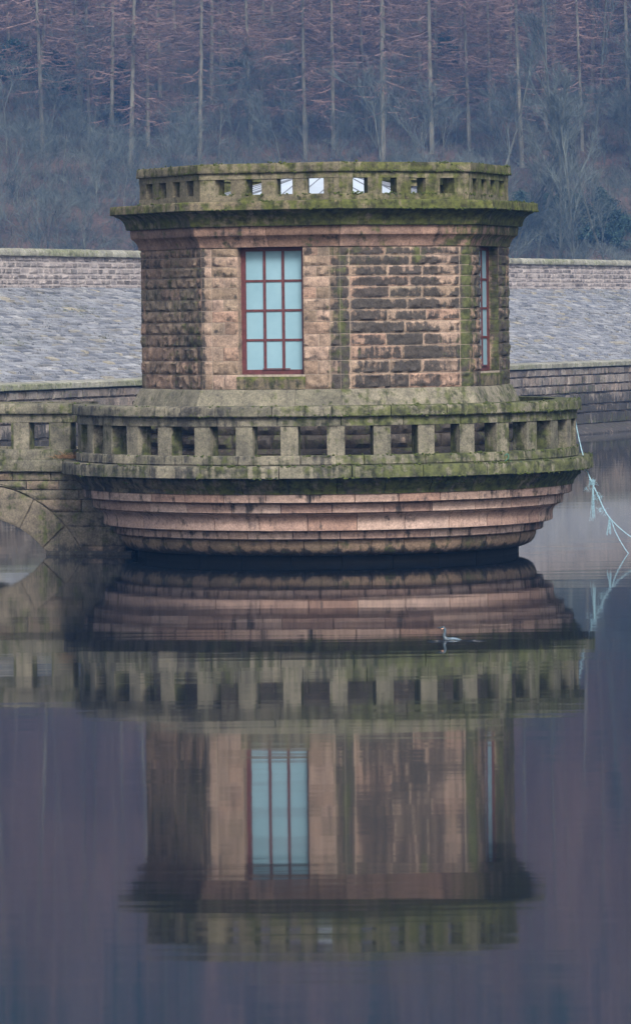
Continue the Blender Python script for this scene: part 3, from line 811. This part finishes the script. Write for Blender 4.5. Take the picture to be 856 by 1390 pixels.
class TM:   # fast triangle/quad collector for twigs
    def __init__(self): self.v = []; self.f = []
    def sliver(self, p, q, w0, w1):
        d = q - p
        s = d.cross(Vector((random.gauss(0, 1), random.gauss(0, 1), random.gauss(0, 1))))
        if s.length < 1e-6: return
        s.normalize(); b = len(self.v)
        self.v += [p + s * w0, p - s * w0, q - s * w1, q + s * w1]; self.f.append((b, b + 1, b + 2, b + 3))
    def limb(self, pts, r0, r1, n=4):
        m = MB(); k = len(pts) - 1
        m.tube(pts, [lerp(r0, r1, i / k) for i in range(k + 1)], n, cap=False)
        b = len(self.v); self.v += [Vector(p) for p in m.v]; self.f += [tuple(b + i for i in q) for q in m.f]
    def mesh(self, name, mat):
        me = bpy.data.meshes.new(name); me.from_pydata([tuple(p) for p in self.v], [], self.f); me.update(); me.materials.append(mat); return me
def larch(seed, H, fine=1.0):
    random.seed(seed); tr = TM(); cr = TM()
    b = [random.uniform(-.25, .25) for _ in range(4)]
    def axis(z): return Vector((b[0] * sin(z * .13 + b[1] * 9), b[2] * sin(z * .11 + b[3] * 9), z))
    tr.limb([axis(z) - axis(0) + Vector((0, 0, -.6 if z == 0 else 0)) for z in np.linspace(0, H, 14)], .20, .03, 7)
    z = H * .12
    while z < H * .99:
        f = (z / H); full = sstep(.08, .4, f)
        for _ in range(3):
            if random.random() > .45 + .5 * full: continue
            a = random.uniform(0, 2 * pi); L = (1.15 - f) * random.uniform(2.6, 5.0) * (.5 + .5 * full) + .4
            up = random.uniform(-.28, .12); pts = []
            for i in range(6):
                t = i / 5
                pts.append(axis(z) - axis(0) + Vector((cos(a) * L * t, sin(a) * L * t, L * (up * t - .18 * t + .24 * t * t) + random.uniform(-.05, .05))))
            for i in range(5): cr.sliver(pts[i], pts[i + 1], lerp(.05, .018, i / 5), lerp(.05, .018, (i + 1) / 5))
            n = int(L * 4.2 * fine)
            for i in range(n):
                t = random.uniform(.12, 1) * 5; k = min(4, int(t)); p = pts[k].lerp(pts[k + 1], t - k)
                d = Vector((cos(a + random.choice((-1, 1)) * random.uniform(.3, 1.3)), sin(a + random.choice((-1, 1)) * random.uniform(.3, 1.3)), random.uniform(-.75, .1)))
                q = p + d * random.uniform(.3, .95); cr.sliver(p, q, .014, .008)
                for _ in range(2):
                    r = p.lerp(q, random.uniform(.3, .9)); cr.sliver(r, r + Vector((random.gauss(0, .2), random.gauss(0, .2), random.uniform(-.4, .05))), .012, .007)
        z += random.uniform(.22, .42)
    return tr.mesh('trunk', M['larch_bark']), cr.mesh('crown', M['larch_twig'])
def broad(seed, H, spread=.35, r0=.09, lean=.05, first=.25, bl=.52):
    random.seed(seed); tr = TM(); cr = TM()
    def grow(p, d, L, r, lev):
        pts = [p]; q = p; dd = d.copy()
        for i in range(4):
            dd = (dd + Vector((random.gauss(0, .10), random.gauss(0, .10), .05))).normalized(); q = q + dd * L / 4; pts.append(q)
        (cr.limb(pts, r, r * .6, 4 if lev < 2 else 3) if lev else tr.limb(pts, r, r * .55, 6))
        if lev >= 3:
            for _ in range(6):
                k = random.randint(1, 3); s = pts[k]; v = (dd + Vector((random.gauss(0, .5), random.gauss(0, .5), random.gauss(.1, .35)))).normalized()
                e = s + v * L * random.uniform(.4, .9); cr.sliver(s, e, .013, .007)
                for _ in range(3):
                    m = s.lerp(e, random.uniform(.3, 1)); cr.sliver(m, m + (v + Vector((random.gauss(0, .5), random.gauss(0, .5), random.gauss(.1, .3)))) * L * .3, .010, .006)
            return
        n = 3 if lev else random.randint(6, 8)
        for i in range(n):
            t = lerp(first, 1, (i + random.random() * .7) / n) if lev == 0 else random.uniform(.3, 1)
            k = min(3, int(t * 4)); s = pts[k].lerp(pts[k + 1], t * 4 - k)
            a = random.uniform(0, 2 * pi); v = (dd * random.uniform(.7, 1.1) + Vector((cos(a), sin(a), 0)) * spread * random.uniform(1.2, 2.4)).normalized()
            grow(s, v, L * (bl if lev == 0 else .6) * (1.15 - .5 * t * (lev == 0)), r * (.5 if lev == 0 else .55), lev + 1)
    grow(Vector((0, 0, -.4)), Vector((random.gauss(0, lean), random.gauss(0, lean), 1)).normalized(), H * .8, r0, 0)
    return tr.mesh('trunk', M['grey_bark']), cr.mesh('crown', M['grey_twig'])
def evergreen(seed, w, h):
    random.seed(seed); tr = TM(); cr = TM()
    tr.limb([Vector((0, 0, -.3)), Vector((.05, 0, h * .4)), Vector((0, .05, h * .9))], .08, .02, 5)
    for c in range(46):
        f = random.random() ** .8; a = random.uniform(0, 2 * pi); rr = w * (1 - f) ** .6 * random.uniform(.45, 1)
        ctr = Vector((cos(a) * rr, sin(a) * rr, .25 + h * f * .95)); s = random.uniform(.16, .38) * w
        tr.limb([Vector((0, 0, ctr.z * .7)), ctr], .02, .008, 3)
        for _ in range(70):
            p = ctr + Vector((random.gauss(0, .5), random.gauss(0, .5), random.gauss(0, .35))) * s
            cr.sliver(p, p + Vector((random.gauss(0, 1), random.gauss(0, 1), random.gauss(0, 1))).normalized() * random.uniform(.08, .2), .05, .03)
    return tr.mesh('trunk', M['grey_bark']), cr.mesh('crown', M['holly'])

LARCH = [larch(100 + i, h) for i, h in enumerate((24, 26, 22, 27, 25))]
BROAD = [broad(200 + i, h, sp, r) for i, (h, sp, r) in enumerate(((7.5, .3, .07), (9, .33, .08), (6.5, .4, .06), (8, .28, .07), (10, .3, .09), (5.5, .45, .05)))]
TALL = [broad(300 + i, h, .12, .10, .02, .3, .2) for i, h in enumerate((17, 15, 19, 16))]
EVER = [evergreen(400 + i, w, h) for i, (w, h) in enumerate(((1.6, 3.2), (2.1, 2.8), (1.4, 4.2)))]

def plant(kind, protos, x, y, label, cat, group, rz=None, sc=1.0):
    tr, cr = random.choice(protos)
    t = empty(kind, (x, y, hill(x, y)), label, cat, group)
    t.rotation_euler = (random.gauss(0, .022), random.gauss(0, .022), random.uniform(0, 6.28) if rz is None else rz); t.scale = (sc, sc, sc * random.uniform(.95, 1.08))
    for n, me in (('trunk', tr), ('crown', cr)):
        o = bpy.data.objects.new(n, me); COL.objects.link(o); o.parent = t
    return t
def ground_at(px, py):
    """where the sight line through this photo pixel meets the hillside"""
    D = 297.0
    while D < 600:
        p = at(px, py, D)
        if hill(p.x, p.y) >= p.z: return p
        D += .5
    return p
random.seed(11)
ORD = ['first', 'second', 'third', 'fourth', 'fifth', 'sixth', 'seventh', 'eighth', 'ninth', 'tenth', 'eleventh', 'twelfth', 'thirteenth', 'fourteenth']
FRONT = [(58, 205, 1.0), (122, 190, .85), (178, 232, 1.05), (271, 215, 1.0), (341, 200, .9), (412, 190, .8), (452, 205, .9), (520, 218, 1.05), (586, 210, 1.1), (637, 205, .9), (708, 225, 1.0), (790, 205, .85)]
spots = []
for i, (px, py, s) in enumerate(FRONT):
    p = ground_at(px, py); spots.append((p.x, p.y))
    plant('larch_tree', LARCH, p.x, p.y, f'{ORD[i]} tall bare larch from the left in the front row above the scrub', 'tree', 'larches in the front row on the hillside', sc=s)
n = 0
for _ in range(4000):
    y = random.uniform(338, 402); x = random.uniform(-.082, .086) * y
    if n > 105: break
    if min((x - a) ** 2 + (y - b) ** 2 for a, b in spots) < 3.4 ** 2: continue
    spots.append((x, y)); n += 1
    plant('larch_tree', LARCH, x, y, 'russet bare larch deeper in the wood behind the front row of trunks', 'tree', 'larches deeper in the hillside wood', sc=random.uniform(.75, 1.05))
spots = []; n = 0
for _ in range(4000):
    y = random.uniform(299, 345); x = random.uniform(-.088, .09) * y
    if n > 150: break
    if spots and min((x - a) ** 2 + (y - b) ** 2 for a, b in spots) < 1.9 ** 2: continue
    spots.append((x, y)); n += 1
    plant('bare_tree', BROAD, x, y, 'slender leafless grey tree in the scrub at the foot of the hill', 'tree', 'small bare trees at the foot of the hill', sc=random.uniform(.45, .85))
n = 0; spots = []
for _ in range(1000):
    y = random.uniform(303, 350); x = random.uniform(.036, .085) * y
    if n > 16: break
    if spots and min((x - a) ** 2 + (y - b) ** 2 for a, b in spots) < 2.2 ** 2: continue
    spots.append((x, y)); n += 1
    plant('tall_bare_tree', TALL, x, y, 'tall straight leafless tree on the slope right of the tower', 'tree', 'tall bare trees right of the tower', sc=random.uniform(.85, 1.1))
for px, py, lab in ((18, 112, 'dark evergreen bush high in the larch wood at the far left'), (75, 128, 'dark evergreen bush high in the wood right of the leftmost larch'), (96, 138, 'small dark evergreen bush below its neighbour at upper left'),
                    (165, 168, 'dark evergreen bush beside the third larch trunk from the left'), (318, 120, 'dark evergreen bush in the wood above the window'), (606, 95, 'dark evergreen bush beside the ninth larch from the left')):
    p = ground_at(px, py); plant('evergreen_bush', EVER, p.x, p.y, lab, 'shrub', 'evergreen bushes in the wood', sc=random.uniform(.7, 1.1))
p0 = 712
for i in range(9):
    p = ground_at(p0 + i * 17 + random.uniform(-5, 5), random.uniform(325, 346))
    plant('evergreen_bush', EVER, p.x, p.y, f'{ORD[i]} low evergreen bush from the tower behind the right stretch of crest wall', 'shrub', 'evergreen bushes behind the crest wall', sc=random.uniform(.7, 1.1))
# the wood further up and to the sides: one mass
def wood():
    random.seed(77)
    lo = [larch(900 + i, h, .45) for i, h in enumerate((22, 25))]
    V = []; Fq = []; nb = 0; MI = []
    arrs = []
    for pair in lo:
        for me in pair:
            v = np.empty(len(me.vertices) * 3, np.float32); me.vertices.foreach_get('co', v); v = v.reshape(-1, 3)
            q = np.empty(len(me.loops), np.int32); me.loops.foreach_get('vertex_index', q); arrs.append((v, q.reshape(-1, 4)))
    for _ in range(400):
        y = random.uniform(300, 640); x = random.uniform(-.085, .085) * y
        if y < 402:
            x = random.choice((-1, 1)) * random.uniform(.088, .15) * y
            if y < 330: continue
        a = random.uniform(0, 6.28); s = random.uniform(.75, 1.05); k = random.randrange(2); z = hill(x, y); mi = int(y > 396 and random.random() < .7)  # unseen upper trees: evergreen colour put in to darken and cool the water's reflection
        for v, q in arrs[2 * k:2 * k + 2]:
            w = np.empty_like(v); w[:, 0] = (v[:, 0] * cos(a) - v[:, 1] * sin(a)) * s + x; w[:, 1] = (v[:, 0] * sin(a) + v[:, 1] * cos(a)) * s + y; w[:, 2] = v[:, 2] * s + z
            V.append(w); Fq.append(q + nb); nb += len(v); MI.append(np.full(len(q), mi, np.int32))
    V = np.concatenate(V); Fq = np.concatenate(Fq)
    me = bpy.data.meshes.new('woodland'); me.vertices.add(len(V)); me.vertices.foreach_set('co', V.ravel())
    me.loops.add(Fq.size); me.loops.foreach_set('vertex_index', Fq.ravel().astype(np.int32)); me.polygons.add(len(Fq))
    me.polygons.foreach_set('loop_start', np.arange(0, Fq.size, 4, dtype=np.int32)); me.materials.append(M['larch_twig']); me.materials.append(M['holly'])
    me.polygons.foreach_set('material_index', np.concatenate(MI)); me.update()
    o = bpy.data.objects.new('woodland', me); COL.objects.link(o)
    tag(o, 'russet larch and dark evergreen woodland higher up the hillside merging into one mass', 'woodland', kind='stuff')
wood()
# undergrowth on the lower slope, distance haze tinted into its grey-green colour
def scrub():
    random.seed(88); t = TM()
    for _ in range(12000):
        y = random.uniform(298, 366); x = random.uniform(-.09, .092) * y; p = Vector((x, y, hill(x, y) - .05)); h = random.uniform(.5, 1.7)
        for _ in range(3):
            q = p + Vector((random.gauss(0, .3) * h, random.gauss(0, .3) * h, h * random.uniform(.5, 1))); t.sliver(p, q, .018, .008)
            t.sliver(p.lerp(q, .5), p.lerp(q, .5) + Vector((random.gauss(0, .3), random.gauss(0, .3), .3 * h)), .012, .006)
    o = bpy.data.objects.new('undergrowth', t.mesh('undergrowth', bark('haze_grey_scrub', (.035, .044, .038), (.085, .095, .08), .3))); COL.objects.link(o)
    tag(o, 'tangled haze-tinted grey undergrowth covering the foot of the hill', 'undergrowth', kind='stuff')
scrub()

# ------------------------------------------------------------------ rope, cord, bird
random.seed(3)
ropem = plain('blue_polypropylene', (.26, .41, .48), .7, .4, 40)
rope = empty('mooring_rope', at(775, 542, TY - .2), 'frayed pale blue mooring rope hanging from the right end of the balcony', 'rope')
RO = rope.location.copy()
def rp(*pts): return [at(x, y, D) - RO for x, y, D in pts]
def strand(name, P, r, twist=.004):
    P = smooth_path(P); mb = MB()
    for ph in (0, 2.1, 4.2):
        mb.tube([p + Vector((cos(ph + i * .9), sin(ph + i * .9), 0)) * twist for i, p in enumerate(P)], r, 5)
    return mb.build(name, ropem, rope, 60, attrs=False)
strand('line', rp((752, 541, TY + .35), (764, 541.2, TY + .1), (774.5, 542, TY - .12), (777.5, 556, TY - .17), (786, 598, TY - .3), (797, 640, TY - .6), (803, 655, TY - .7)), .0065)
strand('line', rp((776, 598, TY - .15), (781, 609, TY - .25), (790, 634, TY - .5), (797, 641, TY - .6), (803, 655, TY - .7)), .005)
strand('line', rp((803, 655, TY - .7), (811, 672, TY - .85), (820, 692, TY - 1.0), (828, 704, TY - 1.1), (841, 717, TY - 1.2), (858, 730, TY - 1.35), (885, 745, TY - 1.5), (930, 766, TY - 1.7)), .0065)
strand('line', rp((804, 657, TY - .7), (813, 678, TY - .85), (821, 694, TY - 1.0), (829, 706, TY - 1.1), (835, 722, TY - 1.15), (846, 742, TY - 1.2), (856, 755, TY - 1.25), (868, 763, TY - 1.3), (890, 772, TY - 1.35)), .006)
mb = MB()
P = [at(803, 655, TY - .7) - RO, at(812, 674, TY - .85) - RO, at(821, 693, TY - 1.0) - RO]
def fuzz(mb, c, n, spread, ln, down=.5):
    for _ in range(n):
        p = c + Vector((random.gauss(0, spread), random.gauss(0, spread), random.gauss(0, spread)))
        d = Vector((random.gauss(0, .7), random.gauss(0, .7), random.gauss(-down, .6))).normalized() * random.uniform(.3, 1) * ln
        mb.tube([p, p + d * .5 + Vector((0, 0, .01)), p + d], [.003, .0025, .0015], 4)
for k in range(26):
    a = k * 1.1; c = P[0] + Vector((cos(a) * .03, sin(a) * .03, -.05 + k * .004)); mb.tube([c, c + Vector((cos(a + 1.1), sin(a + 1.1), .1)) * .03], .008, 5)
fuzz(mb, P[0], 30, .03, .10, .4); fuzz(mb, P[0] + Vector((-.07, 0, -.1)), 25, .03, .08, 1)
fuzz(mb, P[1], 30, .04, .09); fuzz(mb, P[2] + Vector((-.06, 0, .02)), 34, .035, .10, .9)
mb.build('knot', ropem, rope, 60, attrs=False)
for (x0, y0, x1, y1, D) in ((805, 660, 805, 709, TY - .75), (827, 701, 826, 727, TY - 1.08)):
    mb = MB(); a, b = at(x0, y0, D) - RO, at(x1, y1, D) - RO
    for k in range(7):
        o = Vector((random.gauss(0, .012), random.gauss(0, .012), 0)); mb.tube([a + o * .4, a.lerp(b, .5) + o, a.lerp(b, random.uniform(.85, 1)) + o * 2], [.004, .0045, .0035], 4)
    mb.build('frayed_end', ropem, rope, 60, attrs=False)
gm = plain('green_twine', (.05, .16, .12), .7, .2, 40)
co0 = at(681, 628, TY - 3.25); mb = MB()
pts = lambda L: smooth_path([at(x, y, TY - 3.33) - co0 for x, y in L], 6)
mb.tube(pts([(672, 618), (678, 622), (683, 620), (688, 616), (690, 621), (685, 626), (679, 629)]), .008, 5)
mb.tube(pts([(679, 629), (684, 628), (692, 626), (699, 627), (708, 626)]), .007, 5)
mb.tube(pts([(676, 618), (680, 625), (682, 630), (688, 628)]), .007, 5)
mb.tube(pts([(683, 619), (681, 612), (684, 617)]), .007, 5)
o = mb.build('twine', gm, None, 60, attrs=False); o.location = co0
tag(o, 'short tangle of green twine lying on the balcony ledge', 'twine')

# the bird: one continuous body with neck and head
BD = 4.28 * F / (868.5 - PY + 2)
b0 = at(612, 868, BD); b0.z = -.045
me = bpy.data.meshes.new('cormorant')
chain = [((.20, 0, .02), .01), ((.14, 0, .03), .03), ((.07, 0, .03), .055), ((0, 0, .03), .06), ((-.07, 0, .05), .045), ((-.105, 0, .10), .026), ((-.095, 0, .16), .021), ((-.10, 0, .205), .023), ((-.125, 0, .225), .026), ((-.155, 0, .225), .016), ((-.185, 0, .228), .007), ((-.215, 0, .226), .004)]
mb = MB(); mb.tube(smooth_path([Vector(c) for c, r in chain], 4), [lerp(chain[int(i / 4)][1], chain[min(int(i / 4) + 1, len(chain) - 1)][1], (i % 4) / 4) for i in range(4 * (len(chain) - 1) + 1)], 12)
def feathers():
    t = NT('wet_dark_feathers'); n = t.noise(18, 5, t.coord('Object'))
    s = t.new('ShaderNodeSeparateXYZ'); t.link(t.coord('Object'), s.inputs[0])
    c = t.ramp(n, [(.35, (.012, .02, .026)), (.65, (.06, .09, .11))])
    c = t.mix(t.contrast(t.math('ADD', t.math('MULTIPLY', t.math('ABSOLUTE', t.math('ADD', s.outputs[0], .128)), -22.0), t.math('MULTIPLY', t.math('SUBTRACT', .228, s.outputs[2]), 60.0)), 1.2), c, c)
    t.link(c, t.bsdf.inputs['Base Color']); t.bsdf.inputs['Roughness'].default_value = .35; return t.m
bird = mb.build('cormorant', feathers(), None, 80, attrs=False); bird.location = b0
bird.scale = (.85, .85, .9)
tag(bird, 'small dark cormorant swimming left on the water in front of the tower', 'bird')
mb = MB()
for sy in (-1, 1):
    mb.tube([(-.118, sy * .0225, .217), (-.135, sy * .0235, .214), (-.155, sy * .014, .217)], [.004, .008, .003], 5)
mb.build('face_patch', plain('bare_face_skin', (.75, .40, .25), .5, .1, 30), bird, 60, attrs=False)
mb = MB()
for sy in (-1, 1): mb.tube([(-.128, sy * .022, .232), (-.128, sy * .0275, .232)], [.005, .003], 6)
mb.build('eye', plain('bird_eye', (.01, .01, .01), .2, .1, 30), bird, 60, attrs=False)
mb = MB()
for sy in (-1, 1): mb.tube([(-.05, sy * .035, .06), (.02, sy * .045, .068), (.09, sy * .035, .06), (.16, sy * .012, .04)], [.008, .022, .016, .004], 6)
mb.build('wing', plain('pale_wet_wing', (.10, .15, .19), .35, .4, 20), bird, 60, attrs=False)
mb = MB()   # ripples it pushes up: low curved ridges in the water
for off, ln, r in ((-.22, .22, .007), (.28, .34, .006), (-.05, .5, .005)):
    for yy in (-.16, -.42):
        P = [(off + ln * (t - .5), yy + .06 * (t - .5) ** 2, .002) for t in np.linspace(0, 1, 9)]
        mb.tube(P, [max(.0008, r * math.sin(pi * clamp(t, .02, .98))) for t in np.linspace(0, 1, 9)], 5)
rip = mb.build('ripples', M['water'], None, 80, attrs=False); rip.location = (b0.x, b0.y, 0)
tag(rip, kind='structure')

# ------------------------------------------------------------------ air and light
SUN_EL, SUN_AZ = R(42), R(166)                        # azimuth from +Y clockwise: high behind the camera, a little left
def haze():
    m = bpy.data.materials.new('haze'); m.use_nodes = True; n = m.node_tree.nodes; n.remove(n['Principled BSDF'])
    v = n.new('ShaderNodeVolumePrincipled'); v.inputs['Color'].default_value = (.16, .42, 1.0, 1); v.inputs['Density'].default_value = HAZE
    v.inputs['Anisotropy'].default_value = .0
    m.node_tree.links.new(v.outputs[0], n['Material Output'].inputs['Volume'])
    mb = MB(); mb.box((0, 335, 83), (680, 830, 172))
    o = mb.build('haze', m, None, attrs=False); tag(o, kind='stuff', label='thin blue winter haze filling the valley', cat='haze')
HAZE = .00042
haze()
w = bpy.data.worlds.new('World'); SC.world = w; w.use_nodes = True
nt = w.node_tree; bg = nt.nodes['Background']
sky = nt.nodes.new('ShaderNodeTexSky'); sky.sky_type = 'NISHITA'; sky.sun_disc = False
sky.sun_elevation = SUN_EL; sky.sun_rotation = SUN_AZ; sky.air_density = 1.0; sky.dust_density = 4.0; sky.ozone_density = 1.0
hs = nt.nodes.new('ShaderNodeHueSaturation'); hs.inputs['Saturation'].default_value = .45
nt.links.new(sky.outputs[0], hs.inputs['Color']); nt.links.new(hs.outputs[0], bg.inputs[0]); bg.inputs[1].default_value = .085
sl_ = bpy.data.lights.new('sun', 'SUN'); so = bpy.data.objects.new('sun', sl_); COL.objects.link(so)
sl_.energy = 1.5; sl_.angle = R(18); sl_.color = (1, .96, .90)
sd = Vector((sin(SUN_AZ) * cos(SUN_EL), cos(SUN_AZ) * cos(SUN_EL), sin(SUN_EL)))
so.rotation_euler = sd.to_track_quat('Z', 'Y').to_euler(); so.location = (0, 40, 60)

vs = SC.view_settings; vs.view_transform = 'Standard'; vs.look = 'None'; vs.exposure = 1.5; vs.gamma = 1; vs.use_curve_mapping = False
cy = SC.cycles; cy.use_denoising = True; cy.max_bounces = 6; cy.diffuse_bounces = 2; cy.glossy_bounces = 3; cy.transparent_max_bounces = 6; cy.volume_bounces = 0; cy.caustics_reflective = False; cy.caustics_refractive = False
